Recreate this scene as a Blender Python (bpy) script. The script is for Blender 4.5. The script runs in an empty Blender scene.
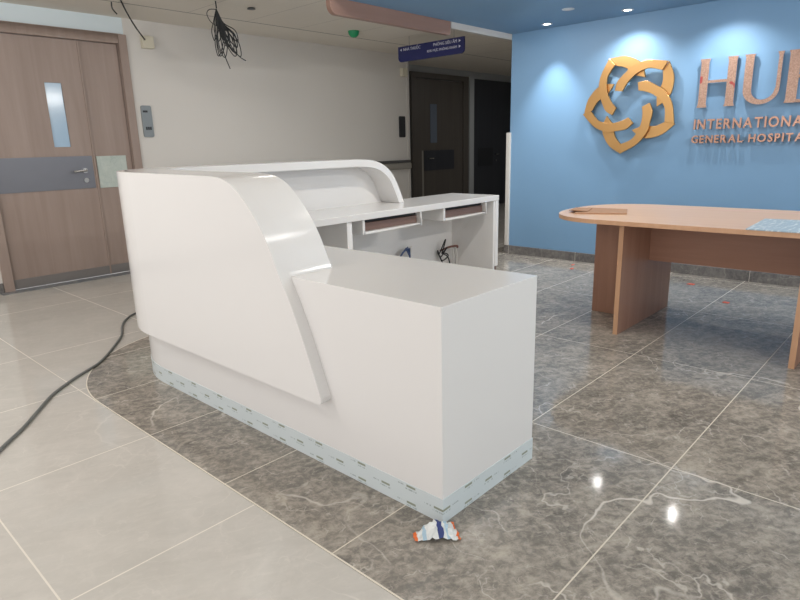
import bpy, bmesh, math, random
from mathutils import Vector, Matrix
random.seed(7)
S = bpy.context.scene
C = S.collection
R = math.radians

# ------------------------------------------------------------------ camera
CAM = Vector((-1.3921, -1.1242, 1.25))
ROT = ((0.676742, -0.200362, 0.708432), (-0.735800, -0.151553, 0.660023), (-0.024879, -0.967929, -0.249988))
cd = bpy.data.cameras.new('camera'); cam = bpy.data.objects.new('camera', cd); C.objects.link(cam)
cd.sensor_width = 36; cd.lens = 601 / 800 * 36; cd.clip_start = 0.05
cam.matrix_world = Matrix(((ROT[0][0], -ROT[0][1], -ROT[0][2], CAM.x),
                           (ROT[1][0], -ROT[1][1], -ROT[1][2], CAM.y),
                           (ROT[2][0], -ROT[2][1], -ROT[2][2], CAM.z), (0, 0, 0, 1)))
S.camera = cam
# ------------------------------------------------------------------ world, lights, exposure
W = bpy.data.worlds.new('world'); S.world = W; W.use_nodes = True
bg = W.node_tree.nodes['Background']; bg.inputs[0].default_value = (0.96, 0.98, 1.0, 1); bg.inputs[1].default_value = 1.05
S.view_settings.view_transform = 'Standard'; S.view_settings.look = 'None'
S.view_settings.gamma = 1; S.view_settings.exposure = 0.12; S.view_settings.use_curve_mapping = False

def area(name, loc, size, power, col, target):
    l = bpy.data.lights.new(name, 'AREA'); l.shape = 'RECTANGLE'; l.size, l.size_y = size
    l.energy = power; l.color = col
    o = bpy.data.objects.new(name, l); C.objects.link(o); o.location = loc
    o.rotation_euler = (Vector(target) - Vector(loc)).to_track_quat('-Z', 'Y').to_euler()
    return o
area('window_daylight', (-3.6, 0.6, 1.5), (3.5, 1.6), 25, (1, 0.90, 0.87), (2, 2.6, 1.2))
area('cool_side_fill', (1.0, -3.8, 1.5), (3.5, 1.6), 23, (0.80, 0.93, 1.0), (1.2, 1.0, 1.0))  # added cool fill for the block's end face, no window known there
area('overhead_fill', (1.75, 0.5, 2.53), (.4, .1), 24, (1, 0.96, 0.9), (2.5, 2.4, .6))  # overhead fills are added, without fixtures; this one lifts desk and screen
area('overhead_fill', (1.0, -0.3, 2.53), (1.2, .12), 7, (1, 0.98, 0.95), (1.0, -0.3, 0))  # added to brighten the low block top
area('overhead_fill', (-1.6, 1.8, 2.53), (1.2, .12), 16, (1, 0.98, 0.96), (-1.6, 1.8, 0))  # added to lift the light floor at left
area('overhead_fill', (-1.2, 3.1, 2.53), (1.2, .5), 23, (1, 0.99, 0.98), (-.1, 4.2, 0))  # added for the far light tiles
area('overhead_fill', (3.0, -1.9, 2.34), (1.2, .12), 42, (1, 0.96, 0.9), (3.3, 0.4, 0))  # added to light the tabletop, set out of view
area('overhead_fill', (3.4, 1.95, 2.34), (.8, .08), 13, (1, 0.98, 0.95), (3.7, 1.75, 0))  # added strip for the far dark floor
area('overhead_fill', (2.6, 3.5, 2.53), (1.2, .12), 9, (1, 0.97, 0.92), (2.6, 3.5, 0))
area('corridor_fill', (8.0, 4.2, 2.53), (.6, .6), 7, (1, 0.99, 0.98), (8.0, 4.2, 0))  # added dim fill that keeps the corridor from going black
def spot(name, loc, power, angle, col, blend=0.7, r=0.03, tgt=None):
    l = bpy.data.lights.new(name, 'SPOT'); l.energy = power; l.spot_size = R(angle); l.spot_blend = blend
    l.color = col; l.shadow_soft_size = r
    o = bpy.data.objects.new(name, l); C.objects.link(o); o.location = loc
    if tgt: o.rotation_euler = (Vector(tgt) - Vector(loc)).to_track_quat('-Z', 'Y').to_euler()
    return o

# ------------------------------------------------------------------ materials
def srgb(r, g, b):
    f = lambda c: (c / 255) / 12.92 if c / 255 <= 0.04045 else ((c / 255 + 0.055) / 1.055) ** 2.4
    return (f(r), f(g), f(b), 1)
class NT:
    def __init__(s, name):
        s.m = bpy.data.materials.new(name); s.m.use_nodes = True; s.t = s.m.node_tree
        s.b = s.t.nodes['Principled BSDF']
    def n(s, t): return s.t.nodes.new(t)
    def l(s, a, b): s.t.links.new(a, b)
    def put(s, sock, v):
        if hasattr(v, 'links'): s.l(v, sock)
        else: sock.default_value = v
    def math(s, op, a, b=0.0, c=0.0):
        x = s.n('ShaderNodeMath'); x.operation = op
        s.put(x.inputs[0], a); s.put(x.inputs[1], b); s.put(x.inputs[2], c); return x.outputs[0]
    def mix(s, f, a, b):
        x = s.n('ShaderNodeMix'); x.data_type = 'RGBA'; s.put(x.inputs[0], f); s.put(x.inputs[6], a); s.put(x.inputs[7], b)
        return x.outputs[2]
    def pos(s):
        g = s.n('ShaderNodeNewGeometry'); sp = s.n('ShaderNodeSeparateXYZ'); s.l(g.outputs['Position'], sp.inputs[0])
        return g.outputs['Position'], sp.outputs
    def objpos(s):
        g = s.n('ShaderNodeTexCoord'); return g.outputs['Object']
    def noise(s, vec, scale, detail=4, rough=0.5, dist=0.0):
        x = s.n('ShaderNodeTexNoise'); x.inputs['Scale'].default_value = scale; x.inputs['Detail'].default_value = detail
        x.inputs['Roughness'].default_value = rough; x.inputs['Distortion'].default_value = dist
        if vec is not None: s.l(vec, x.inputs['Vector'])
        return x.outputs[0]
    def mapping(s, vec, scale=(1, 1, 1), rot=(0, 0, 0)):
        x = s.n('ShaderNodeMapping'); x.inputs['Scale'].default_value = scale; x.inputs['Rotation'].default_value = rot
        s.l(vec, x.inputs[0]); return x.outputs[0]
    def ramp(s, f, lo, hi):
        x = s.n('ShaderNodeMapRange'); s.put(x.inputs[0], f); x.inputs[1].default_value = lo; x.inputs[2].default_value = hi
        return x.outputs[0]
    def line(s, coord, at, w):       # 1 on a line coord = at
        return s.math('LESS_THAN', s.math('ABSOLUTE', s.math('SUBTRACT', coord, at)), w)
    def period(s, coord, off, per, w):
        a = s.math('SUBTRACT', coord, off - per / 2); a = s.math('WRAP', a, per, 0.0)
        return s.math('LESS_THAN', s.math('ABSOLUTE', s.math('SUBTRACT', a, per / 2)), w)
    def bump(s, h, st, d=0.01):
        x = s.n('ShaderNodeBump'); x.inputs['Strength'].default_value = st; x.inputs['Distance'].default_value = d
        s.l(h, x.inputs['Height']); s.l(x.outputs[0], s.b.inputs['Normal'])
def simple(name, col, rough=0.5, metal=0.0, var=0.04, scale=8, coat=0.0, spec=0.5):
    m = NT(name); v = m.noise(m.objpos(), scale, 3)
    d = tuple(c * (1 - var) for c in col[:3]) + (1,); e = tuple(min(1, c * (1 + var)) for c in col[:3]) + (1,)
    m.l(m.mix(v, d, e), m.b.inputs['Base Color'])
    m.b.inputs['Roughness'].default_value = rough; m.b.inputs['Metallic'].default_value = metal
    m.b.inputs['Coat Weight'].default_value = coat; m.b.inputs['Specular IOR Level'].default_value = spec
    return m.m
def wood(name, c1, c2, rough=0.45, axis='z', scale=1.0):
    m = NT(name); sc = {'z': (9, 9, .5), 'y': (9, .5, 9), 'x': (.5, 9, 9)}[axis]
    p = m.mapping(m.objpos(), tuple(k * scale for k in sc))
    a = m.noise(p, 1.3, 5, .6, .6); b = m.noise(m.mapping(m.objpos(), tuple(k * 9 * scale for k in sc)), 1.0, 3)
    f = m.math('ADD', m.math('MULTIPLY', m.ramp(a, .3, .7), .7), m.math('MULTIPLY', b, .3))
    m.l(m.mix(f, c1, c2), m.b.inputs['Base Color']); m.b.inputs['Roughness'].default_value = rough
    return m.m
def marble(name, ca, cb, cc, vein, vein_amt, rough, grout=None, gcol=None, seed=0.0, contrast=.45):
    m = NT(name); p, xyz = m.pos()
    q = m.mapping(p, (1, 1, 1), (0, 0, .5)); q.node.inputs['Location'].default_value = (seed, seed * .7, 0)
    big = m.noise(q, 1.6, 6, .62, .5); mid = m.noise(q, 5, 6, .65, 1.2); fine = m.noise(q, 30, 8, .75, .4); streak = m.noise(m.mapping(q, (3.2, 9, 1)), 2.2, 7, .72, 1.4)
    st = m.noise(m.mapping(q, (1, 3, 1)), 3.0, 6, .7, .8)
    base = m.mix(m.ramp(m.math('ADD', m.math('MULTIPLY', big, .5), m.math('MULTIPLY', st, .5)), .38, .62), ca, cb)
    base = m.mix(m.math('MULTIPLY', m.ramp(mid, .5, .75), .7), base, cc)
    base = m.mix(m.math('MULTIPLY', m.ramp(streak, .5, .7), .55), base, cc)
    base = m.mix(m.math('MULTIPLY', m.ramp(fine, .48, .62), contrast), base, cc)
    base = m.mix(m.math('MULTIPLY', m.ramp(fine, .50, .38), contrast), base, ca)
    v = None
    for sc, w, k, off in ((.8, .0034, .9, 3.1), (1.9, .0045, .6, 11.7), (4.2, .009, .45, 23.0), (9, .012, .35, 31.0)):
        n = m.n('ShaderNodeTexNoise'); n.inputs['Scale'].default_value = sc; n.inputs['Detail'].default_value = 5
        n.inputs['Roughness'].default_value = .45; n.inputs['Distortion'].default_value = .15
        mp = m.mapping(q, (1, 1, 1), (0, 0, off)); mp.node.inputs['Location'].default_value = (off, off, 0)
        m.l(mp, n.inputs['Vector'])
        a = m.math('ABSOLUTE', m.math('SUBTRACT', n.outputs[0], .5))
        a = m.math('SUBTRACT', 1.0, m.ramp(a, w * .2, w))
        mask = m.ramp(m.noise(mp, sc * 1.7, 2), .48, .62)
        a = m.math('MULTIPLY', m.math('MULTIPLY', a, mask), k)
        v = a if v is None else m.math('MAXIMUM', v, a)
    base = m.mix(m.math('MULTIPLY', v, vein_amt), base, vein)
    m.b.inputs['Specular IOR Level'].default_value = .27
    if grout:
        g = grout(m, xyz); base = m.mix(g, base, gcol)
        m.l(m.math('ADD', rough, m.math('MULTIPLY', g, .3)), m.b.inputs['Roughness'])
    else: m.b.inputs['Roughness'].default_value = rough
    m.l(base, m.b.inputs['Base Color'])
    return m.m
def g_dark(m, xyz):
    a = m.period(xyz[1], .17, .625, .0024); b = m.period(xyz[0], .86, 1.18, .0024)
    b = m.math('MULTIPLY', b, m.math('GREATER_THAN', xyz[0], .3))
    return m.math('MAXIMUM', a, b)
def g_light(m, xyz):
    r = None
    for v in (-1.07, -.24, .59, 1.42, 2.25, 3.08, 4.42):
        a = m.line(xyz[1], v, .0028); r = a if r is None else m.math('MAXIMUM', r, a)
    for v in (-1.83, -1.0, .48, 1.31, 2.14, 2.97, 3.8, 4.63):
        r = m.math('MAXIMUM', r, m.line(xyz[0], v, .0028))
    a = m.math('MULTIPLY', m.line(xyz[0], -.354, .0028), m.math('GREATER_THAN', xyz[1], 1.9))
    return m.math('MAXIMUM', r, a)
def g_ceiling(m, xyz):
    a = m.line(xyz[1], 4.70, .008); b = m.period(xyz[0], 1.92, .67, .0035)
    b = m.math('MULTIPLY', b, m.math('LESS_THAN', xyz[1], 4.70))
    c = m.line(xyz[1], 3.4, .0035)
    return m.math('MAXIMUM', m.math('MULTIPLY', m.math('MAXIMUM', b, c), .45), a)

MT = {}
MT['floor_dark'] = marble('floor_dark', srgb(106, 102, 97), srgb(158, 151, 141), srgb(192, 183, 170), srgb(232, 224, 214), .8, .085, g_dark, srgb(214, 205, 190))
MT['floor_light'] = marble('floor_light', srgb(192, 188, 181), srgb(201, 197, 190), srgb(209, 204, 197), srgb(228, 222, 214), .5, .07, g_light, srgb(225, 219, 208), 5.0, .12)
MT['skirt'] = marble('skirt', srgb(92, 90, 90), srgb(118, 115, 113), srgb(140, 136, 132), srgb(190, 184, 176), .6, .25,
                     lambda m, xyz: m.period(xyz[1], .14, .83, .0025), srgb(190, 184, 176), 9.0)
MT['threshold'] = marble('threshold', srgb(105, 108, 112), srgb(125, 127, 130), srgb(150, 150, 150), srgb(190, 186, 180), .4, .2, None, None, 2.0)
def ceiling_mat():
    m = NT('ceiling_tiles'); p, xyz = m.pos(); g = g_ceiling(m, xyz)
    v = m.noise(p, 3, 3); c = m.mix(v, srgb(222, 216, 205), srgb(228, 222, 212))
    m.l(m.mix(g, c, srgb(90, 88, 84)), m.b.inputs['Base Color']); m.b.inputs['Roughness'].default_value = .85
    return m.m
MT['ceiling'] = ceiling_mat()
def paint(name, a, b, rough=.6, bump=.08):
    m = NT(name); p, xyz = m.pos()
    m.l(m.mix(m.noise(p, 1.2, 4), a, b), m.b.inputs['Base Color']); m.b.inputs['Roughness'].default_value = rough
    m.bump(m.noise(p, 160, 3), bump, .002); return m.m
MT['white_wall'] = paint('white_wall', srgb(216, 212, 206), srgb(222, 218, 212))
MT['pale_wall'] = paint('pale_blue_wall', srgb(222, 234, 238), srgb(226, 238, 242))
MT['blue_wall'] = paint('blue_wall', srgb(116, 154, 188), srgb(121, 159, 193), .45)
MT['blue_ceiling'] = paint('blue_ceiling', srgb(116, 152, 184), srgb(121, 157, 189), .6)
MT['dark_wall'] = paint('dark_wall', srgb(176, 180, 182), srgb(182, 186, 188))
MT['solid'] = simple('white_solid_surface', srgb(228, 226, 224), .15, var=.008, scale=2)
MT['solid_matte'] = simple('white_laminate', srgb(240, 238, 236), .4, var=.012, scale=2)
MT['film'] = None
MT['door_wood'] = wood('door_wood', srgb(148, 130, 120), srgb(166, 148, 138), .5)
MT['dark_door'] = wood('dark_door', srgb(84, 79, 74), srgb(96, 91, 85), .45)
MT['black_door'] = wood('black_door', srgb(52, 54, 60), srgb(62, 65, 72), .35)
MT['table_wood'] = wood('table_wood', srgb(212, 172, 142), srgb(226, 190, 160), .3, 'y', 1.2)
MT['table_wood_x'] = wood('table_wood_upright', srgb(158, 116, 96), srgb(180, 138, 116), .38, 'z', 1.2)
MT['edge_band'] = wood('table_edge_band', srgb(196, 150, 116), srgb(212, 168, 134), .4, 'z')
MT['soffit_wood'] = wood('soffit_wood', srgb(142, 112, 100), srgb(162, 130, 116), .4, 'x')
MT['brown_box'] = wood('brown_drawer', srgb(112, 90, 82), srgb(130, 106, 97), .4, 'x')
MT['black'] = simple('gap_shade', srgb(48, 48, 52), .6)
MT['band_grey'] = simple('grey_steel_plate', srgb(122, 124, 132), .42, .35, .03)
MT['kick'] = simple('kick_plate_brushed', srgb(138, 134, 132), .3, .3)
MT['steel'] = simple('brushed_steel', srgb(190, 190, 190), .25, 1, .05, 30)
MT['panel_grey'] = simple('grey_panel', srgb(138, 144, 146), .35, .3)
MT['panel_dark'] = simple('dark_panel', srgb(44, 46, 50), .35)
MT['beige_plastic'] = simple('beige_plastic', srgb(214, 208, 188), .5)
MT['corner_guard'] = simple('corner_guard', srgb(206, 202, 196), .45)
MT['rail'] = simple('handrail', srgb(150, 146, 138), .45)
MT['rail_dark'] = simple('handrail_groove', srgb(84, 84, 84), .45)
MT['cable'] = simple('cable_grey', srgb(112, 114, 112), .55)
MT['cable_dark'] = simple('cable_dark', srgb(44, 46, 48), .8)
MT['sign_blue'] = simple('sign_blue', srgb(34, 40, 98), .4)
MT['letter_white'] = simple('letter_white', srgb(225, 228, 240), .5)
MT['green'] = simple('green_plastic', srgb(30, 150, 98), .35)
MT['gold'] = simple('gold_metal', srgb(206, 160, 104), .3, 1, .05, 6)
MT['chrome'] = simple('chrome', srgb(215, 222, 228), .15, 1, .02)
def film_face():
    m = NT('copper_film'); p, xyz = m.pos(); n = m.noise(p, 90, 3); k = m.noise(p, 11, 1)
    c = m.mix(m.ramp(n, .35, .7), srgb(160, 128, 112), srgb(188, 156, 138))
    c = m.mix(m.ramp(k, .68, .72), c, srgb(168, 76, 72))
    m.l(c, m.b.inputs['Base Color']); m.b.inputs['Roughness'].default_value = .35; m.b.inputs['Metallic'].default_value = .35
    return m.m
MT['copper'] = film_face()
MT['copper_small'] = simple('copper_metal', srgb(190, 148, 128), .3, .7, .05)
MT['cardboard'] = simple('cardboard', srgb(168, 128, 98), .75, var=.06)
MT['plastic_sheet'] = None
MT['orange'] = simple('orange_label', srgb(226, 112, 50), .5)
MT['navy'] = simple('navy_stripe', srgb(48, 62, 120), .5)
MT['red'] = simple('red_scrap', srgb(222, 92, 70), .6)
MT['blue_wire'] = simple('blue_wire', srgb(70, 88, 128), .5)
MT['red_wire'] = simple('red_brown_wire', srgb(128, 88, 78), .5)
MT['white_wire'] = simple('white_wire', srgb(228, 226, 222), .5)
def glassy():
    m = NT('door_glass'); p = m.objpos(); n = m.noise(p, 6, 3)
    m.l(m.mix(n, srgb(158, 188, 214), srgb(184, 208, 228)), m.b.inputs['Base Color']); m.b.inputs['Roughness'].default_value = .12
    return m.m
MT['door_glass'] = glassy()
MT['dark_glass'] = simple('dark_door_glass', srgb(112, 122, 136), .15)
MT['marble_sheet'] = marble('marble_sheet', srgb(176, 188, 182), srgb(198, 206, 198), srgb(210, 214, 206), srgb(150, 165, 160), .7, .3, None, None, 4.0, .12)
def plastic_sheet():
    m = NT('plastic_sheet'); p, xyz = m.pos(); n = m.noise(m.mapping(p, (3, 14, 1)), 4, 4)
    m.l(m.mix(m.ramp(n, .5, .66), srgb(168, 188, 200), srgb(225, 232, 234)), m.b.inputs['Base Color']); m.b.inputs['Roughness'].default_value = .3
    return m.m
MT['plastic_sheet'] = plastic_sheet()
def film():
    m = NT('protective_film'); p, xyz = m.pos(); s = m.math('ADD', xyz[0], xyz[1]); z = xyz[2]
    P = .25; tot = None; grn = None
    for zc, off in ((.078, .14), (.046, .015), (.014, .14)):
        a = m.math('WRAP', m.math('SUBTRACT', s, off - P / 2), P, 0.0); a = m.math('SUBTRACT', a, P / 2)
        dz = m.math('SUBTRACT', z, zc)
        def rect(cx, hw, cz, hh):
            u = m.math('LESS_THAN', m.math('ABSOLUTE', m.math('SUBTRACT', a, cx)), hw)
            v = m.math('LESS_THAN', m.math('ABSOLUTE', m.math('SUBTRACT', dz, cz)), hh)
            return m.math('MULTIPLY', u, v)
        g = rect(0, .021, .005, .0042)
        t = m.math('MAXIMUM', rect(.0, .026, -.007, .0028), rect(.050, .016, .004, .0026))
        grn = g if grn is None else m.math('MAXIMUM', grn, g)
        tot = t if tot is None else m.math('MAXIMUM', tot, t)
    ch = m.math('GREATER_THAN', m.noise(m.mapping(p, (260, 260, 60)), 1, 2), .5)
    base = m.mix(m.noise(p, 3, 2), srgb(204, 213, 215), srgb(212, 220, 222))
    base = m.mix(m.math('MULTIPLY', tot, m.math('MULTIPLY', ch, .6)), base, srgb(120, 135, 135))
    base = m.mix(m.math('MULTIPLY', grn, .75), base, srgb(112, 118, 82))
    m.l(base, m.b.inputs['Base Color']); m.b.inputs['Roughness'].default_value = .3
    return m.m
MT['film'] = film()

# ------------------------------------------------------------------ mesh helpers
class MB:
    def __init__(s): s.bm = bmesh.new()
    def face(s, vs, mi=0):
        try: f = s.bm.faces.new(vs); f.material_index = mi; return f
        except ValueError: return None
    def box(s, x0, x1, y0, y1, z0, z1, mi=0):
        v = [s.bm.verts.new((x, y, z)) for z in (z0, z1) for x, y in ((x0, y0), (x1, y0), (x1, y1), (x0, y1))]
        for q in ((3, 2, 1, 0), (4, 5, 6, 7), (0, 1, 5, 4), (1, 2, 6, 5), (2, 3, 7, 6), (3, 0, 4, 7)): s.face([v[i] for i in q], mi)
        return s
    def prism(s, pts, a, b, fn, mi=0, side=None):      # pts 2D loop, fn(u,v,w)->xyz
        A = [s.bm.verts.new(fn(u, v, a)) for u, v in pts]; B = [s.bm.verts.new(fn(u, v, b)) for u, v in pts]
        s.face(A[::-1], mi); s.face(B, mi); n = len(pts)
        for i in range(n): s.face([A[i], A[(i + 1) % n], B[(i + 1) % n], B[i]], mi if side is None else side)
        return s
    def strip(s, sections, mi=0, closed=False, cap=True):   # list of 4-point sections
        V = [[s.bm.verts.new(p) for p in sec] for sec in sections]; n = len(V[0])
        for i in range(len(V) - 1):
            for j in range(n): s.face([V[i][j], V[i][(j + 1) % n], V[i + 1][(j + 1) % n], V[i + 1][j]], mi)
        if cap: s.face(V[0][::-1], mi); s.face(V[-1], mi)
        return s
    def tube(s, pts, r, seg=8, mi=0):
        pts = [Vector(p) for p in pts]; secs = []; up = Vector((0, 0, 1)); prev = None
        for i, p in enumerate(pts):
            d = (pts[min(i + 1, len(pts) - 1)] - pts[max(i - 1, 0)]).normalized()
            a = prev if prev is not None else (up if abs(d.z) < .9 else Vector((1, 0, 0)))
            n = (a - d * a.dot(d)); n = n.normalized() if n.length > 1e-5 else d.orthogonal().normalized()
            prev = n; b = d.cross(n)
            secs.append([p + r * (math.cos(t) * n + math.sin(t) * b) for t in [2 * math.pi * k / seg for k in range(seg)]])
        return s.strip(secs, mi)
    def lathe(s, prof, c, seg=32, mi=0):                 # prof (r,z)
        secs = []
        for k in range(seg + 1):
            t = 2 * math.pi * k / seg
            secs.append([(c[0] + r * math.cos(t), c[1] + r * math.sin(t), c[2] + z) for r, z in prof])
        V = [[s.bm.verts.new(p) for p in sec] for sec in secs[:-1]]; V.append(V[0])
        for i in range(seg):
            for j in range(len(prof) - 1): s.face([V[i][j], V[i + 1][j], V[i + 1][j + 1], V[i][j + 1]], mi)
        return s
    def build(s, name, mats, parent=None, bevel=0, smooth=False, origin=None):
        bmesh.ops.remove_doubles(s.bm, verts=s.bm.verts, dist=1e-5)
        bmesh.ops.recalc_face_normals(s.bm, faces=s.bm.faces)
        me = bpy.data.meshes.new(name)
        if origin is not None: bmesh.ops.translate(s.bm, verts=s.bm.verts, vec=-Vector(origin))
        s.bm.to_mesh(me); s.bm.free()
        if not isinstance(mats, (list, tuple)): mats = [mats]
        for m in mats: me.materials.append(MT[m] if isinstance(m, str) else m)
        o = bpy.data.objects.new(name, me); C.objects.link(o)
        if origin is not None: o.location = origin
        if parent is not None:
            o.parent = parent
            w = Vector((0, 0, 0)); q = parent
            while q is not None: w += Vector(q.location); q = q.parent
            o.location = Vector(o.location) - w
        if smooth:
            for p in me.polygons: p.use_smooth = True
            md = o.modifiers.new('edge', 'EDGE_SPLIT'); md.split_angle = R(35)
        if bevel:
            md = o.modifiers.new('bevel', 'BEVEL'); md.width = bevel; md.segments = 3; md.limit_method = 'ANGLE'; md.angle_limit = R(40)
            for p in me.polygons: p.use_smooth = True
            md.harden_normals = False
            if not smooth:
                m2 = o.modifiers.new('wn', 'WEIGHTED_NORMAL'); m2.keep_sharp = False
        return o
def box(name, b, mat, parent=None, bevel=0): return MB().box(*b).build(name, mat, parent, bevel)
def thing(name, label, cat, loc=(0, 0, 0), group=None):
    o = bpy.data.objects.new(name, None); C.objects.link(o); o.location = loc; o.empty_display_size = .1
    o['label'] = label; o['category'] = cat
    if group: o['group'] = group
    return o
def tag(o, label, cat, group=None):
    o['label'] = label; o['category'] = cat
    if group: o['group'] = group
    return o
def struct(o): o['kind'] = 'structure'; return o
def arc(cx, cy, r, a0, a1, n=14): return [(cx + r * math.cos(R(a0 + (a1 - a0) * i / n)), cy + r * math.sin(R(a0 + (a1 - a0) * i / n))) for i in range(n + 1)]
def smoothpts(pts, n=6):
    P = [Vector(p) for p in pts]; out = []
    for i in range(len(P) - 1):
        a = P[max(i - 1, 0)]; b = P[i]; c = P[i + 1]; d = P[min(i + 2, len(P) - 1)]
        for k in range(n):
            t = k / n; out.append(.5 * ((2 * b) + (c - a) * t + (2 * a - 5 * b + 4 * c - d) * t * t + (3 * b - a - 3 * c + d) * t ** 3))
    out.append(P[-1]); return out
Z = lambda x, y, z: (x, y, z)

# ------------------------------------------------------------------ setting
struct(box('floor', (-4.2, 12, -4.2, 6.2, -.06, 0), 'floor_light'))
edge = [(-.354, -4.2)] + arc(.6, 1.98, .954, 180, 90, 24) + [(12, 2.934), (12, -4.2)]
struct(MB().prism(edge, .0, .0012, Z).build('floor_inlay', 'floor_dark')).name = 'floor.001'
bo = [(-.354, -4.2)] + arc(.6, 1.98, .954, 180, 90, 24) + [(4.4, 2.934)]
bi = [(-.348, -4.2)] + arc(.6, 1.98, .948, 180, 90, 24) + [(4.4, 2.928)]
MT['strip'] = simple('cream_grout', srgb(226, 218, 204), .5)
struct(MB().strip([[(a[0], a[1], .0008), (b[0], b[1], .0008), (b[0], b[1], .0022), (a[0], a[1], .0022)] for a, b in zip(bo, bi)]).build('trim_1', 'strip'))
struct(box('ceiling', (-4.2, 12, -4.2, 6.2, 2.55, 2.65), 'ceiling'))
struct(box('ceiling.001', (1.97, 12, -4.2, 2.65, 2.36, 2.549), 'blue_ceiling'))
# white far wall with the door opening (x .11 .. 1.55)
w = MB().box(1.55, 5.83, 5.33, 6.0, 0, 2.55).box(-4.2, .11, 5.33, 5.5, 0, 2.55)
struct(w.build('wall_back', 'white_wall'))
struct(box('wall_over_door', (.11, 1.55, 5.335, 5.5, 2.39, 2.55), 'pale_wall')).name = 'wall_back.001'
struct(box('wall_blue', (4.517, 4.68, -4.2, 2.65, 0, 2.36), 'blue_wall')).name = 'wall_right'
struct(box('wall_corridor_side', (4.68, 12, 2.5, 2.65, 0, 2.36), 'white_wall')).name = 'wall_right.001'
struct(box('wall_corridor_end', (11.9, 12.1, 2.65, 6.2, 0, 2.55), 'dark_wall')).name = 'wall_right.002'
struct(box('wall_corridor_back', (5.83, 12, 6.0, 6.2, 0, 2.55), 'dark_wall')).name = 'wall_back.002'
struct(box('baseboard_right', (4.497, 4.517, -4.2, 2.65, 0, .095), 'skirt', None, .002))
struct(box('trim_2', (4.512, 4.60, 2.645, 2.70, .0, .09), 'skirt'))
struct(box('baseboard_back', (1.56, 5.83, 5.312, 5.33, 0, .09), 'skirt'))
struct(box('baseboard_back.001', (-4.2, .10, 5.312, 5.33, 0, .09), 'skirt'))
struct(box('trim_3', (5.80, 5.845, 5.318, 5.34, 0, 2.55), 'corner_guard'))
struct(box('trim_4', (4.492, 4.55, 2.635, 2.685, .095, 1.35), 'corner_guard', None, .006)).name = 'trim_4'
struct(box('trim_5', (.06, 1.62, 5.20, 5.33, .0, .006), 'threshold'))
struct(box('trim_6', (3.47, 4.60, 2.652, 2.70, 2.305, 2.549), 'corner_guard'))

# door on the left
d = struct(bpy.data.objects.new('door_1', None)); C.objects.link(d); d.location = (.8, 5.36, 0)
f = MB().box(.105, .19, 5.30, 5.48, 0, 2.39).box(1.475, 1.56, 5.30, 5.48, 0, 2.39).box(.19, 1.475, 5.30, 5.48, 2.30, 2.39)
f.build('door_frame', 'door_wood', d, .004)
leaf = MB().box(.195, .745, 5.345, 5.39, .01, 2.295).box(.895, 1.085, 5.345, 5.39, .01, 2.295).box(.745, .895, 5.345, 5.39, .01, 1.31).box(.745, .895, 5.345, 5.39, 1.90, 2.295)
lf = leaf.build('door_leaf', 'door_wood', d)
MB().box(.745, .895, 5.36, 5.375, 1.31, 1.90).build('vision_panel', 'door_glass', lf)['label'] = 'pale blue narrow glass panel'
box('push_band', (.195, 1.07, 5.338, 5.346, .905, 1.22), 'band_grey', lf)['label'] = 'grey metal band across the leaf'
box('kick_plate', (.195, 1.085, 5.338, 5.346, .01, .10), 'kick', lf)
h = MB().lathe([(0, 0), (.026, 0), (.026, .012), (0, .012)], (0, 0, 0))
for v in h.bm.verts: v.co = Vector((.985 + v.co.x, 5.338 - v.co.z, 1.08 + v.co.y))
h.tube([(.985, 5.33, 1.08), (.985, 5.285, 1.08), (.965, 5.275, 1.08), (.86, 5.275, 1.075)], .010)
h.build('door_handle', 'steel', lf, 0, True)
h = MB().lathe([(0, 0), (.024, 0), (.024, .014), (0, .014)], (0, 0, 0))
for v in h.bm.verts: v.co = Vector((.985 + v.co.x, 5.338 - v.co.z, .985 + v.co.y))
h.build('lock', 'steel', lf, 0, True)
lf2 = MB().box(1.095, 1.47, 5.35, 5.39, .01, 2.295).box(1.085, 1.10, 5.333, 5.35, .01, 2.295).build('door_leaf', 'door_wood', d, .002)
box('push_plate', (1.115, 1.41, 5.340, 5.351, .90, 1.215), 'marble_sheet', lf2)['label'] = 'pale plate on the narrow leaf'
box('kick_plate', (1.10, 1.47, 5.342, 5.351, .01, .10), 'kick', lf2)

# corridor doors
d = struct(bpy.data.objects.new('door_2', None)); C.objects.link(d); d.location = (7.4, 6.0, 0)
MB().box(6.62, 6.72, 5.95, 6.0, 0, 2.44).box(8.08, 8.24, 5.95, 6.0, 0, 2.44).box(6.72, 8.08, 5.95, 6.0, 2.35, 2.44).build('door_frame', 'dark_door', d)
lf = box('door_leaf', (6.73, 8.07, 5.97, 5.999, .01, 2.34), 'dark_door', d)
box('vision_panel', (7.12, 7.30, 5.962, 5.972, 1.27, 1.93), 'dark_glass', lf)
box('push_band', (6.94, 7.80, 5.962, 5.972, .79, 1.14), 'black_door', lf)
box('edge_strip', (6.88, 6.92, 5.964, 5.972, .01, 1.14), 'rail', lf)
MB().tube([(7.04, 5.97, 1.0), (7.04, 5.93, 1.0), (7.16, 5.93, 1.0)], .012).build('door_handle', 'steel', lf, 0, True)
struct(box('trim_7', (8.26, 8.40, 5.94, 6.0, 0, 2.46), 'dark_wall'))
d = struct(bpy.data.objects.new('door_3', None)); C.objects.link(d); d.location = (9.3, 6.0, 0)
lf = box('door_leaf', (8.41, 10.1, 5.95, 5.999, .01, 2.42), 'black_door', d)
box('push_band', (8.55, 9.05, 5.94, 5.952, .80, 1.15), 'panel_dark', lf)
MB().tube([(9.12, 5.96, 1.02), (9.12, 5.91, 1.02), (9.22, 5.91, 1.02)], .012).build('door_handle', 'steel', lf, 0, True)
MB().tube([(9.14, 5.955, .90), (9.14, 5.92, .90)], .02).build('lock', 'steel', lf, 0, True)

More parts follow.
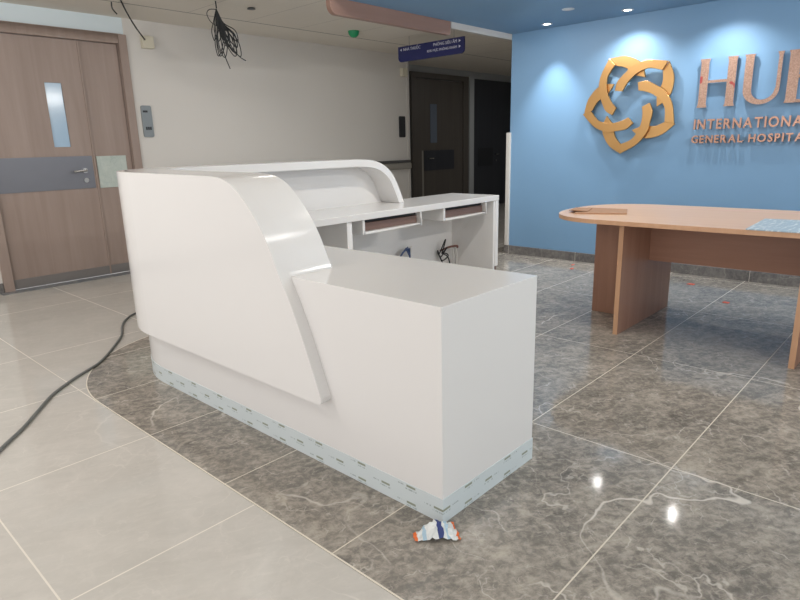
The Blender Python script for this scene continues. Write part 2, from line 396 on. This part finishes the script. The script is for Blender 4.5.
# ------------------------------------------------------------------ reception counter
rc = thing('reception_counter', 'large L-shaped white reception counter with curved raised screen and low front block', 'reception counter', (0, 0, 0))
foot = [(0, 0), (.575, 0), (.575, 2.06), (.72, 2.06), (.72, 2.58)] + arc(.6, 1.98, .6, 90, 180, 28)
MB().prism(foot, .0013, .762, Z).build('counter_body', 'solid', rc, .002)
fo = [(.577, .004), (.577, -.002), (-.002, -.002)] + arc(.6, 1.98, .602, 180, 90, 28) + [(2.4, 2.582)]
fi = [(.575, .004), (.575, .0), (.0, .0)] + arc(.6, 1.98, .6, 180, 90, 28) + [(2.4, 2.58)]
MB().strip([[(a[0], a[1], .0015), (b[0], b[1], .0015), (b[0], b[1], .093), (a[0], a[1], .093)] for a, b in zip(fo, fi)]).build('protective_film', 'film', rc)['label'] = 'pale printed protective film on the plinth'
# raised screen: outer skin + flange with the same profile
prof = [(1.22, 1.143), (1.13, 1.138), (1.06, 1.12), (1.0, 1.088), (.94, 1.038), (.87, .965), (.815, .885), (.768, .79), (.70, .67), (.63, .52)]
P2 = [tuple(p[:2]) for p in smoothpts([(a, b, 0) for a, b in prof], 5)]
low = [(.575, .385)] + [tuple(p[:2]) for p in smoothpts([(.555, .335, 0), (.549, .312, 0), (.560, .296, 0), (.585, .292, 0)], 4)]
YZ = lambda u, v, w: (w, u, v)
sh = MB().prism([(1.98, 1.15)] + P2 + low + [(1.98, .292)], -.05, 0, YZ)
# curved corner skin
co = arc(.6, 1.98, .65, 180, 90, 30); ci = arc(.6, 1.98, .60, 180, 90, 30)
sh.strip([[(a[0], a[1], .292), (b[0], b[1], .292), (b[0], b[1], 1.15), (a[0], a[1], 1.15)] for a, b in zip(co, ci)])
WP = [(1.9, 1.148), (2.02, 1.142), (2.12, 1.125), (2.20, 1.095), (2.27, 1.05), (2.325, .99), (2.375, .905), (2.43, .79), (2.48, .65), (2.56, .40), (2.56, .292)]
W2 = [tuple(p[:2]) for p in smoothpts([(a, b, 0) for a, b in WP[:10]], 5)] + [WP[10]]
XZ = lambda u, v, w: (u, w, v)
sh.prism([(.6, 1.15)] + W2 + [(.6, .292)], 2.58, 2.63, XZ)
shell = sh.build('raised_screen', 'solid', rc, .004, True)
def flange(P, a, b, fn, t, lo):
    secs = []
    for i, (u, v) in enumerate(P):
        q0 = P[max(i - 1, 0)]; q1 = P[min(i + 1, len(P) - 1)]
        dx, dz = q1[0] - q0[0], q1[1] - q0[1]; L = math.hypot(dx, dz); nx, nz = dz / L, -dx / L
        if nz > 0: nx, nz = -nx, -nz
        secs.append([fn(u, v, a), fn(u, v, b), fn(u + nx * t, max(v + nz * t, lo), b), fn(u + nx * t, max(v + nz * t, lo), a)])
    return secs
fl = MB()
fp = [(1.98, 1.15)] + [p for p in P2 if p[1] > .762] + [(.7545, .762)]
fl.strip(flange(fp, -.001, .213, YZ, .045, .7625))
fo2 = arc(.6, 1.98, .61, 180, 90, 30); fi2 = arc(.6, 1.98, .387, 180, 90, 30)
fl.strip([[(a[0], a[1], 1.105), (b[0], b[1], 1.105), (b[0], b[1], 1.15), (a[0], a[1], 1.15)] for a, b in zip(fo2, fi2)])
wp = [(.6, 1.15)] + [p for p in W2 if p[1] > .773] + [(2.437, .773)]
fl.strip(flange(wp, 2.367, 2.59, XZ, .055, .7735))
fl.build('screen_cap', 'solid', rc, .003, True)
# desk wing
box('worktop', (.58, 3.42, 2.055, 2.615, .7225, .772), 'solid', rc, .004)
box('end_panel', (3.372, 3.42, 2.06, 2.61, .10, .722), 'solid_matte', rc, .003)
box('kick_block', (3.385, 3.415, 2.075, 2.6, .0015, .10), 'brown_box', rc)['label'] = 'brown raw plywood foot'
box('back_panel', (.72, 3.375, 2.56, 2.58, .0015, .722), 'solid_matte', rc)
box('side_panel', (3.345, 3.371, 2.066, 2.56, .0015, .722), 'solid_matte', rc)
box('divider_panel', (1.50, 1.55, 2.07, 2.56, .0015, .722), 'solid_matte', rc, .002)
for x0, x1 in ((1.66, 2.33), (2.61, 3.25)):
    b = MB().box(x0, x0 + .024, 2.075, 2.50, .612, .7215).box(x1 - .024, x1, 2.075, 2.50, .612, .7215).box(x0 + .024, x1 - .024, 2.075, 2.50, .612, .630).box(x0 + .024, x1 - .024, 2.48, 2.50, .628, .7215)
    bx = b.build('under_desk_tray', 'solid_matte', rc, .002)
    dr = box('drawer', (x0 + .026, x1 - .026, 2.11, 2.46, .632, .692), 'brown_box', bx, .002)
    box('drawer_gap_shade', (x0 + .026, x1 - .026, 2.12, 2.46, .697, .716), 'black', bx)  # dark slab standing in for the shade in the gap above the drawer
random.seed(3)
def wires(name, pts_list, mats, label, r=.006):
    m = MB()
    for k, p in enumerate(pts_list): m.tube(smoothpts(p, 5), r, 6, mats[k][1])
    names = sorted(set(mats), key=lambda t: t[1])
    return m, [n for n, _ in names]
bw = [[(2.46 + .03 * k, 2.56, .18 + .01 * k), (2.48 + .03 * k, 2.47 + .01 * k, .28 + .015 * k), (2.54 + .025 * k, 2.46, .34 + .01 * (k % 2)), (2.60 + .02 * k, 2.50, .33), (2.66, 2.50, .22 - .02 * k), (2.64 + .02 * k, 2.47, .12)] for k in range(4)]
m = MB()
for k, p in enumerate(bw): m.tube(smoothpts(p, 5), .007, 6, 0 if k < 3 else 1)
m.build('wire_bundle', ['blue_wire', 'white_wire'], rc, 0, True)['label'] = 'blue wires looping out of the desk back panel'
m = MB()
for k in range(4):
    a = .04 + .012 * k
    cx, cz = (3.10 + .02 * k, .28 - .035 * k)
    m.tube(smoothpts([(3.12, 2.56, .24), (cx - .03, 2.50, cz - .06), (cx - .02 + .05, 2.47, cz + .075 - .05 * k), (cx + .03, 2.49, cz - .0), (3.11, 2.50, .22)], 6), .006, 6, 0)
m.tube(smoothpts([(3.12, 2.53, .24), (3.2, 2.48, .27), (3.3, 2.46, .27), (3.32, 2.47, .25)], 5), .010, 6, 1)
for k in range(2): m.tube(smoothpts([(3.25 + .05 * k, 2.48, .25), (3.27 + .05 * k, 2.48, .15), (3.28 + .05 * k, 2.50, .02)], 5), .010, 6, 2)
m.build('wire_bundle', ['cable_dark', 'red_wire', 'white_wire'], rc, 0, True)['label'] = 'tangled black, red and white wires by the end panel'

# ------------------------------------------------------------------ meeting table
t = thing('meeting_table', 'wooden meeting table with rounded ends and panel legs by the blue wall', 'table', (2.8, -.08, 0))
def outline(off=0):
    pts = []
    cx, yl, yr = 2.79, .55, -.70
    def hw(y): return .515 + .035 * math.cos((y + .08) / 1.1 * 1.2)
    for i in range(25):
        a = math.pi * i / 24; c, s_ = math.cos(a), math.sin(a)
        pts.append((cx - math.copysign(abs(c) ** .8, c) * (hw(yl) - off), yl + abs(s_) ** .95 * (.44 - off)))
    for y in (.3, .1, -.08, -.3, -.5): pts.append((cx + hw(y) - off, y))
    for i in range(25):
        a = math.pi * i / 24; c, s_ = math.cos(a), math.sin(a)
        pts.append((cx + math.copysign(abs(c) ** .8, c) * (hw(yr) - off), yr - abs(s_) ** .95 * (.47 - off)))
    for y in (-.5, -.3, -.08, .1, .3): pts.append((cx - hw(y) + off, y))
    return pts
tt = MB(); tt.prism(outline(), .733, .760, Z, 0, 1); tt.build('tabletop', ['table_wood', 'edge_band'], t)
for y0, y1 in ((.405, .435), (-.595, -.565)):
    m = MB().box(2.34, 3.26, y0, y1, .0015, .732, 0).box(2.337, 2.341, y0, y1, .0015, .732, 1)
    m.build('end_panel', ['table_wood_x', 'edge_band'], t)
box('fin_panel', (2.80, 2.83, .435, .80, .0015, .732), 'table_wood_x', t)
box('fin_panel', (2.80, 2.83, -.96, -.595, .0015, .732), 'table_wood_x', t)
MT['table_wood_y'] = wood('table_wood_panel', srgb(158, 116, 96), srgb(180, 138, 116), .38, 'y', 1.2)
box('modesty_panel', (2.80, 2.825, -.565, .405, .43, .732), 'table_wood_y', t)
def sheet(name, poly, z, th, mat, label, cat, group=None):
    return tag(MB().prism(poly, z, z + th, Z).build(name, mat, None, .0008), label, cat, group)
sheet('cardboard_sheet', [(2.46, .80), (2.60, .50), (2.85, .60), (2.83, .88), (2.62, .90)], .7605, .008, 'cardboard', 'brown cardboard sheet lying flat on the rounded end of the table', 'cardboard')
m = MB().prism([(2.56, .90), (2.50, .84), (2.56, .76), (2.76, .82), (2.74, .94)], .769, .774, Z)
for v in m.bm.verts:
    if v.co.x < 2.55: v.co.z += .010
tag(m.build('cardboard_sheet', 'cardboard', None, .0008), 'smaller curled cardboard piece on top of the flat brown sheet at table end', 'cardboard')
sheet('plastic_sheet', [(2.235, -.30), (2.75, -.28), (2.80, -.80), (2.24, -.82)], .7605, .006, 'plastic_sheet', 'pale blue shiny film sheet lying at right end of the table', 'sheet')

# ------------------------------------------------------------------ logo and lettering on the blue wall
outer = [(-60, .235), (-45, .318), (-34, .37), (-17, .423), (0, .462), (22, .383), (42, .322), (55, .275), (76, .235), (95, .187)]
inner = [(-30, .238), (-26, .262), (-22, .292), (-14, .335), (-3, .378), (14, .335), (26, .285), (40, .228), (58, .170), (79, .130)]
dep = [.030, .031, .034, .048, .058, .060, .060, .060, .060, .060]
lg = thing('wall_logo', 'gold metal knot emblem of five interlaced bands on the blue wall', 'logo', (4.517, 1.307, 1.57))
lo_o = [(0, .470), (22, .392), (42, .328), (55, .280), (76, .238), (95, .190)]
lo_i = [(-3, .386), (14, .338), (26, .288), (40, .230), (58, .171), (79, .130)]
sh_o = [(-57, .250), (-45, .325), (-34, .378), (-17, .432), (0, .470)]
sh_i = [(-28, .250), (-25, .268), (-22, .292), (-14, .335), (-3, .380)]
def band(o2, i2, apx, d0, d1):
    P = lambda l: smoothpts([(math.cos(R(apx + a)) * r, math.sin(R(apx + a)) * r, 0) for a, r in l], 6)
    f3 = lambda p, q: (4.517 - q, 1.302 - p.x, 1.578 + p.y)
    m = MB(); O, I = P(o2), P(i2)
    m.strip([[f3(a, d1), f3(b, d1), f3(b, d0), f3(a, d0)] for a, b in zip(O, I)])
    k_ = len(O) // 2; c = (O[k_] + I[k_]) / 2
    m.tube([f3(c, d0 + .004), f3(c, 0)], .006)
    return m
for k in range(5):
    apx = 118 - 72 * k
    lb = band(lo_o, lo_i, apx, .050, .074).build('logo_band', 'gold', lg, .003)
    band(sh_o, sh_i, apx, .024, .046).build('band_arm', 'gold', lb, .003)
def glyph(name, polys, y0, z0, w, h, label, th=.035, gap=.012):
    m = MB()
    for P in polys:
        pts = [(u * w, v * h) for u, v in P]
        m.prism(pts, gap, gap + th, lambda u, v, q: (4.517 - q, y0 - u, z0 + v), 1, 1)
    bmesh.ops.recalc_face_normals(m.bm, faces=m.bm.faces)
    for f in m.bm.faces: f.material_index = 0 if abs(f.normal.x) > .9 else 1
    m.tube([(4.517, y0 - .05 * w, z0 + .3 * h), (4.517 - gap - .005, y0 - .05 * w, z0 + .3 * h)], .004, 6, 1)
    return tag(m.build(name, ['copper', 'chrome'], None), label, 'letter', 'large wall letters')
def stem(a, b, fl=.03): return [(a - fl, 0), (b + fl, 0), (b, .07), (b, .93), (b + fl, 1), (a - fl, 1), (a, .93), (a, .07)]
glyph('wall_letter', [stem(.03, .25), stem(.75, .97), [(.25, .50), (.75, .50), (.75, .555), (.25, .555)]], .708, 1.50, .30, .40, 'large copper letter H, first in the top row on the blue wall')
ub = [(.03, 1), (.03, .32)] + [(.5 + .47 * math.cos(R(a)), .30 + .30 * math.sin(R(a))) for a in range(190, 351, 10)] + [(.97, .32), (.97, .93), (1.0, 1), (.83, 1), (.87, .93), (.87, .33)] + [(.55 + .30 * math.cos(R(a)), .30 + .21 * math.sin(R(a))) for a in range(-10, -171, -10)] + [(.25, .32), (.25, .93), (.28, 1), (0, 1), (.03, .95)]
glyph('wall_letter', [ub], .362, 1.50, .285, .40, 'large copper letter U, second in the top row on the blue wall')
glyph('wall_letter', [stem(.03, .30), [(.30, 0), (.9, 0), (.95, .16), (.86, .16), (.82, .06), (.30, .06)], [(.30, .47), (.74, .47), (.74, .53), (.30, .53)], [(.30, .94), (.80, .94), (.84, .84), (.92, .84), (.88, 1), (.30, 1)]], .045, 1.50, .28, .40, 'large copper letter E at the right edge, third in the top row')
def text_mesh(ch, size, ext, bold=0.0):
    cu = bpy.data.curves.new('t', 'FONT'); cu.body = ch; cu.size = size; cu.extrude = ext; cu.offset = bold; cu.resolution_u = 3
    o = bpy.data.objects.new('t', cu); C.objects.link(o)
    bpy.context.view_layer.update()
    dg = bpy.context.evaluated_depsgraph_get(); me = bpy.data.meshes.new_from_object(o.evaluated_get(dg))
    bpy.data.objects.remove(o); return me
def word_row(text, y0, y1, z0, cap, words, n_vis):
    ms = []; x = 0
    for ch in text:
        if ch == ' ': x += cap * .55; ms.append(None); continue
        me = text_mesh(ch, 1.0, .0); xs = [v.co.x for v in me.vertices]; ys = [v.co.y for v in me.vertices]
        s = cap / .7; wd = (max(xs) - min(xs)) * s
        ms.append((min(xs), x, wd, s)); x += wd + cap * .28
    vis = [q for i, q in enumerate(ms[:n_vis]) if q]; last = vis[-1]
    k = (y0 - y1) / (last[1] + last[2])
    cnt = {}
    for i, ch in enumerate(text):
        if not ms[i]: continue
        mn, xx, wd, s = ms[i]
        me = text_mesh(ch, s, .010, .0022); me.name = 'wall_letter'
        for v in me.vertices:
            u = (v.co.x - mn * s) * k + xx * k; vv = v.co.y; q = v.co.z
            v.co = Vector((4.517 - .035 - q, y0 - u, z0 + vv))
        me.materials.clear(); me.materials.append(MT['copper_small'])
        me.flip_normals() if False else None
        o = bpy.data.objects.new('wall_letter', me); C.objects.link(o)
        wname, wi = words(i); key = (wname, ch); cnt[key] = cnt.get(key, 0) + 1
        tot = wname.count(ch); order = ['first', 'second', 'third'][cnt[key] - 1]
        lab = ('small copper letter %s of %s on the blue wall' % (ch, wname)) if tot == 1 else ('%s small copper letter %s of %s on the blue wall' % (order, ch, wname))
        tag(o, lab, 'letter', 'small wall letters')
        bm = bmesh.new(); bm.from_mesh(me)
        vs = [v.co for v in bm.verts]; c = sum(vs, Vector()) / len(vs)
        r = bmesh.ops.create_cone(bm, cap_ends=True, segments=6, radius1=.004, radius2=.004, depth=.03)
        best = min(vs[:len(vs)], key=lambda p: abs(p.z - z0 - cap / 2)) if vs else c
        bmesh.ops.rotate(bm, verts=r['verts'], matrix=Matrix.Rotation(R(90), 3, 'Y'), cent=(0, 0, 0))
        bmesh.ops.translate(bm, verts=r['verts'], vec=(4.517 - .015, best.y, best.z))
        bmesh.ops.recalc_face_normals(bm, faces=bm.faces)
        bm.to_mesh(me); bm.free()
word_row('INTERNATIONAL', .715, -.105, 1.318, .082, lambda i: ('INTERNATIONAL', i), 12)
word_row('GENERAL HOSPITAL', .725, -.125, 1.20, .064, lambda i: ('GENERAL', i) if i < 7 else ('HOSPITAL', i), 15)

# ------------------------------------------------------------------ ceiling things
sf = thing('ceiling_fascia', 'long brown wooden fascia board along the edge of the blue ceiling', 'fascia board', (2.67, 2.665, 2.24))
pf = [(1.96, 2.55), (1.96, 2.31)] + arc(2.03, 2.31, .07, 180, 270, 6) + arc(3.43, 2.27, .03, 270, 360, 5) + [(3.46, 2.55)]
MB().prism(pf, 2.651, 2.70, XZ).build('board', 'soffit_wood', sf, .004)
hs = thing('hanging_sign', 'dark blue hanging direction sign with white lettering below white ceiling', 'sign', (4.6, 3.86, 2.44))
sp = [(3.35, 2.44), (3.35, 2.31)] + arc(3.40, 2.31, .05, 180, 270, 6) + arc(4.33, 2.31, .05, 270, 360, 6) + [(4.38, 2.44)]
MB().prism(sp, 4.60, 4.625, YZ).build('sign_board', 'sign_blue', hs)
for yy in (3.5, 4.2): MB().tube([(4.61, yy, 2.435), (4.61, yy, 2.55)], .004).build('hanger', 'steel', hs)
def sign_text(txt, ystart, z, size, align):
    me = text_mesh(txt, size, .001); xs = [v.co.x for v in me.vertices]; w_ = max(xs) - min(xs)
    for v in me.vertices:
        u = v.co.x - min(xs); u = u if align == 'L' else u - w_
        v.co = Vector((4.5985 - v.co.z, ystart - u, z + v.co.y)) - Vector((4.6, 3.86, 2.44))
    me.materials.clear(); me.materials.append(MT['letter_white']); o = bpy.data.objects.new('lettering', me); C.objects.link(o); o.parent = hs
sign_text('NHÀ THUỐC', 4.29, 2.385, .048, 'L'); sign_text('PHÒNG SIÊU ÂM', 3.45, 2.385, .048, 'R'); sign_text('KHU VỰC PHÒNG KHÁM', 3.45, 2.325, .040, 'R')
for yy, zz, s_ in ((4.33, 2.40, 1), (3.41, 2.40, -1), (3.41, 2.34, -1)):
    MB().prism([(yy + .016 * s_, zz), (yy - .012 * s_, zz - .016), (yy - .012 * s_, zz + .016)], 4.5975, 4.599, YZ).build('arrow', 'letter_white', hs)
MB().lathe([(0, -.001), (.066, -.001), (.066, -.012), (.060, -.035), (.048, -.055), (.028, -.070), (0, -.076)], (3.84, 4.38, 2.55)).build('call_lamp', 'green', None, 0, True)
tag(bpy.data.objects['call_lamp'], 'green dome fitting on the white ceiling, left of the fascia board', 'ceiling fitting')
MB().lathe([(0, -.001), (.035, -.001), (.04, -.012), (.02, -.014), (0, -.014)], (2.27, 4.13, 2.55)).build('sprinkler', 'panel_dark', None, 0, True)
tag(bpy.data.objects['sprinkler'], 'small dark round fitting on the white ceiling beside the wire bundle', 'ceiling fitting')
me_d = None
LM = NT('downlight_glow'); LM.b.inputs['Emission Color'].default_value = (1, .98, .95, 1); LM.b.inputs['Emission Strength'].default_value = 14
MT['glow'] = LM.m
MT['lens_dim'] = simple('lens_dim', srgb(235, 235, 235), .3)
MT['lamp_white'] = simple('lamp_white', srgb(225, 225, 225), .4)
dl = [(3.82, 1.64, 0, 0), (4.27, 1.30, 0, .75), (4.29, 2.11, 0, 1.3),
      (4.20, .49, 0, .75)]
labs = ['round recessed ceiling lamp, nearest the room, in the blue ceiling', 'round recessed ceiling lamp above the gold emblem, brightest of the lamps', 'round recessed ceiling lamp in blue ceiling above the light scallop',
        'recessed ceiling lamp above the large letters by the blue wall']
for k, (x, y, _, pw) in enumerate(dl):
    L = thing('recessed_ceiling_lamp', labs[k], 'ceiling lamp', (x, y, 2.36), 'recessed lamps in the blue ceiling')
    m = MB().lathe([(.034, -.001), (.052, -.001), (.054, -.004), (.036, -.006), (.032, -.003), (.034, -.001)], (x, y, 2.36)).build('trim_ring', 'lamp_white', L, 0, True)
    MB().lathe([(0, -.0025), (.033, -.0025)], (x, y, 2.36), 24).build('lens', 'glow' if pw else 'lens_dim', L)
for k, (x, y, _, pw) in enumerate(dl):
    if pw: spot('downlight', (x, y, 2.345), 48 * pw, 130 if k != 2 else 74, (1, .97, .93) if k != 2 else (.97, .99, 1), .8, .02)

# loose wires
random.seed(5)
m = MB(); m.tube([(1.87, 4.1, 2.55), (1.873, 4.1, 2.49)], .006)
for k in range(18):
    a = random.uniform(-1, 1); L = random.uniform(.26, .42); off = random.uniform(.0, .16); wd = random.uniform(.015, .035); yy = 4.1 + random.uniform(-.04, .04)
    m.tube(smoothpts([(1.87, 4.1, 2.485), (1.85 + off * .4, yy, 2.38), (1.83 + off * 1.0, yy + .02, 2.485 - L * .7), (1.83 + off * 1.5, yy, 2.485 - L), (1.83 + off * 1.5 + wd, yy, 2.485 - L + .015),
                      (1.86 + off * 1.0 + wd, yy - .02, 2.485 - L * .65), (1.875 + off * .3, yy, 2.37), (1.874, 4.1, 2.47)], 6), .0045, 5)
m.tube(smoothpts([(1.87, 4.1, 2.48), (1.80, 4.1, 2.47), (1.77, 4.1, 2.43), (1.80, 4.1, 2.37), (1.86, 4.1, 2.34)], 6), .0035, 5)
m.tube(smoothpts([(1.88, 4.1, 2.45), (1.95, 4.1, 2.22), (2.07, 4.1, 2.10), (2.14, 4.1, 2.065)], 6), .005, 5)
m.tube(smoothpts([(1.88, 4.1, 2.40), (1.90, 4.1, 2.15), (1.96, 4.1, 1.98)], 6), .005, 5)
tag(m.build('cable_bundle', 'cable_dark', None, 0, True), 'tangled bundle of dark loose cables hanging from the white ceiling', 'cables')
m = MB().tube(smoothpts([(1.23, 4.6, 2.55), (1.38, 4.83, 2.50), (1.56, 5.07, 2.43), (1.74, 5.278, 2.36)], 6), .007)
tag(m.build('hanging_cable', 'cable_dark', None, 0, True), 'single dark cable running from the ceiling into small beige wall box', 'cable')
m = MB().tube(smoothpts([(1.20, 4.72, 2.55), (1.21, 4.74, 2.50), (1.25, 4.75, 2.46)], 6), .006)
tag(m.build('hanging_cable', 'cable_dark', None, 0, True), 'short cut cable end sticking out of the ceiling above the door', 'cable')
def wallbox(name, b, mat, label, cat, bev=.006): return tag(box(name, b, mat, None, bev), label, cat)
wallbox('wall_box', (1.715, 1.835, 5.275, 5.33, 2.28, 2.40), 'beige_plastic', 'small square beige wall box at the cable end near the door', 'wall box')
wallbox('wall_box', (5.66, 5.77, 5.27, 5.33, 2.24, 2.36), 'beige_plastic', 'small beige wall box below the blue hanging sign', 'wall box')
def plate(x0, x1, z0, z1, mat, label):
    t_ = thing('wall_panel', label, 'wall panel', ((x0 + x1) / 2, 5.33, z0))
    r = .018; pts = arc(x1 - r, z1 - r, r, 0, 90, 5) + arc(x0 + r, z1 - r, r, 90, 180, 5) + arc(x0 + r, z0 + r, r, 180, 270, 5) + arc(x1 - r, z0 + r, r, 270, 360, 5)
    MB().prism(pts, 5.312, 5.33, XZ).build('plate', mat, t_, .002)
    return t_
t_ = plate(1.625, 1.735, 1.395, 1.715, 'panel_grey', 'tall grey metal wall panel beside the left door')
box('display', (1.64, 1.69, 5.309, 5.313, 1.645, 1.665), 'panel_dark', t_)
for k in range(3): box('button', (1.652 + .022 * k, 1.668 + .022 * k, 5.308, 5.313, 1.468, 1.50), 'panel_dark', t_)
plate(5.61, 5.74, 1.36, 1.67, 'panel_dark', 'dark wall panel at the far end of white wall by the corridor')
hr = thing('handrail', 'grey wall handrail along the far white wall behind the counter', 'handrail', (3.7, 5.33, .9))
MB().box(1.75, 5.80, 5.25, 5.30, .885, .975).build('rail', 'rail', hr, .012)
MB().box(1.75, 5.80, 5.262, 5.30, .98, 1.02).build('rail_cover', 'rail_dark', hr, .004)
for x in (1.9, 2.9, 3.9, 4.9, 5.7): box('bracket', (x, x + .05, 5.29, 5.33, .90, .96), 'rail_dark', hr)

# floor things
cp = [(-1.9, .6), (-1.5, 1.0), (-1.15, 1.40), (-.85, 1.78), (-.70, 1.96), (-.51, 2.23), (-.43, 2.32), (-.31, 2.43), (-.22, 2.50), (-.13, 2.57), (-.05, 2.66), (.04, 2.78), (.21, 3.03), (.31, 3.25), (.41, 3.42), (.56, 3.56), (.9, 3.7), (1.4, 3.75)]
m = MB().tube(smoothpts([(x, y, .0095) for x, y in cp], 6), .0078, 8)
tag(m.build('floor_cable', 'cable', None, 0, True), 'long grey cable snaking across the light floor tiles to the counter', 'cable')
# crumpled wrapper at the block corner
random.seed(11)
w_ = MB(); nx, ny = 16, 8; V = []
ctr = [(-.165, .045), (-.13, .03), (-.09, .015), (-.055, -.012), (-.03, -.035), (-.012, -.055)]
import mathutils
for i in range(nx + 1):
    f_ = i / nx; row = []
    px = -.125 + .120 * f_; py = .020 - .085 * f_
    for j in range(ny + 1):
        g = j / ny - .5; wd = .022 + .06 * f_ ** .7
        n1 = mathutils.noise.noise(Vector((i * .55, j * .8, 2.2))); n2 = mathutils.noise.noise(Vector((i * .9, j * .6, 9.1)))
        hgt = .003 + .046 * math.sin(math.pi * min(1, f_ * 1.05)) * (1 - (2 * g) ** 2 * .8) + .016 * abs(n1)
        row.append(w_.bm.verts.new((px + g * wd * .75 + .008 * n2, py + g * wd * 1.0 + .008 * n1, hgt)))
    V.append(row)
for i in range(nx):
    for j in range(ny):
        mi = 0
        if i == 0: mi = 2
        if i == 8 or i == 9: mi = 1
        if i == nx - 1: mi = 2
        if i in (11, 3): mi = 3
        w_.face([V[i][j], V[i + 1][j], V[i + 1][j + 1], V[i][j + 1]], mi)
MT['wrap_white'] = simple('wrapper_white', srgb(222, 224, 222), .35); MT['wrap_blue'] = simple('wrapper_pale_blue', srgb(170, 196, 212), .35)
o = w_.build('crumpled_wrapper', ['wrap_white', 'navy', 'orange', 'wrap_blue'], None)
sd = o.modifiers.new('s', 'SOLIDIFY'); sd.thickness = .0015; sd.offset = 1
tag(o, 'crumpled white, blue and orange wrapper on the floor at the counter corner', 'wrapper')
for k, (x, y, lx, ly, lab) in enumerate(((4.30, 1.72, .05, .015, 'tiny red scrap on the floor left of the table, nearest the wall'), (4.12, 1.64, .045, .02, 'tiny red scrap on the floor left of the table, farther from the wall'),
                                         (4.1, .50, .035, .05, 'larger red scrap on the floor behind the table'), (3.62, .09, .03, .04, 'small red scrap on the floor under the middle of the table'))):
    m = MB().prism([(x - lx / 2, y - ly / 2), (x + lx * .4, y - ly * .6), (x + lx / 2, y + ly / 2), (x - lx * .1, y + ly * .35), (x - lx * .45, y + ly * .6)], .0013, .006, Z)
    tag(m.build('floor_scrap', 'red', None), lab, 'scrap', 'red scraps on the floor')
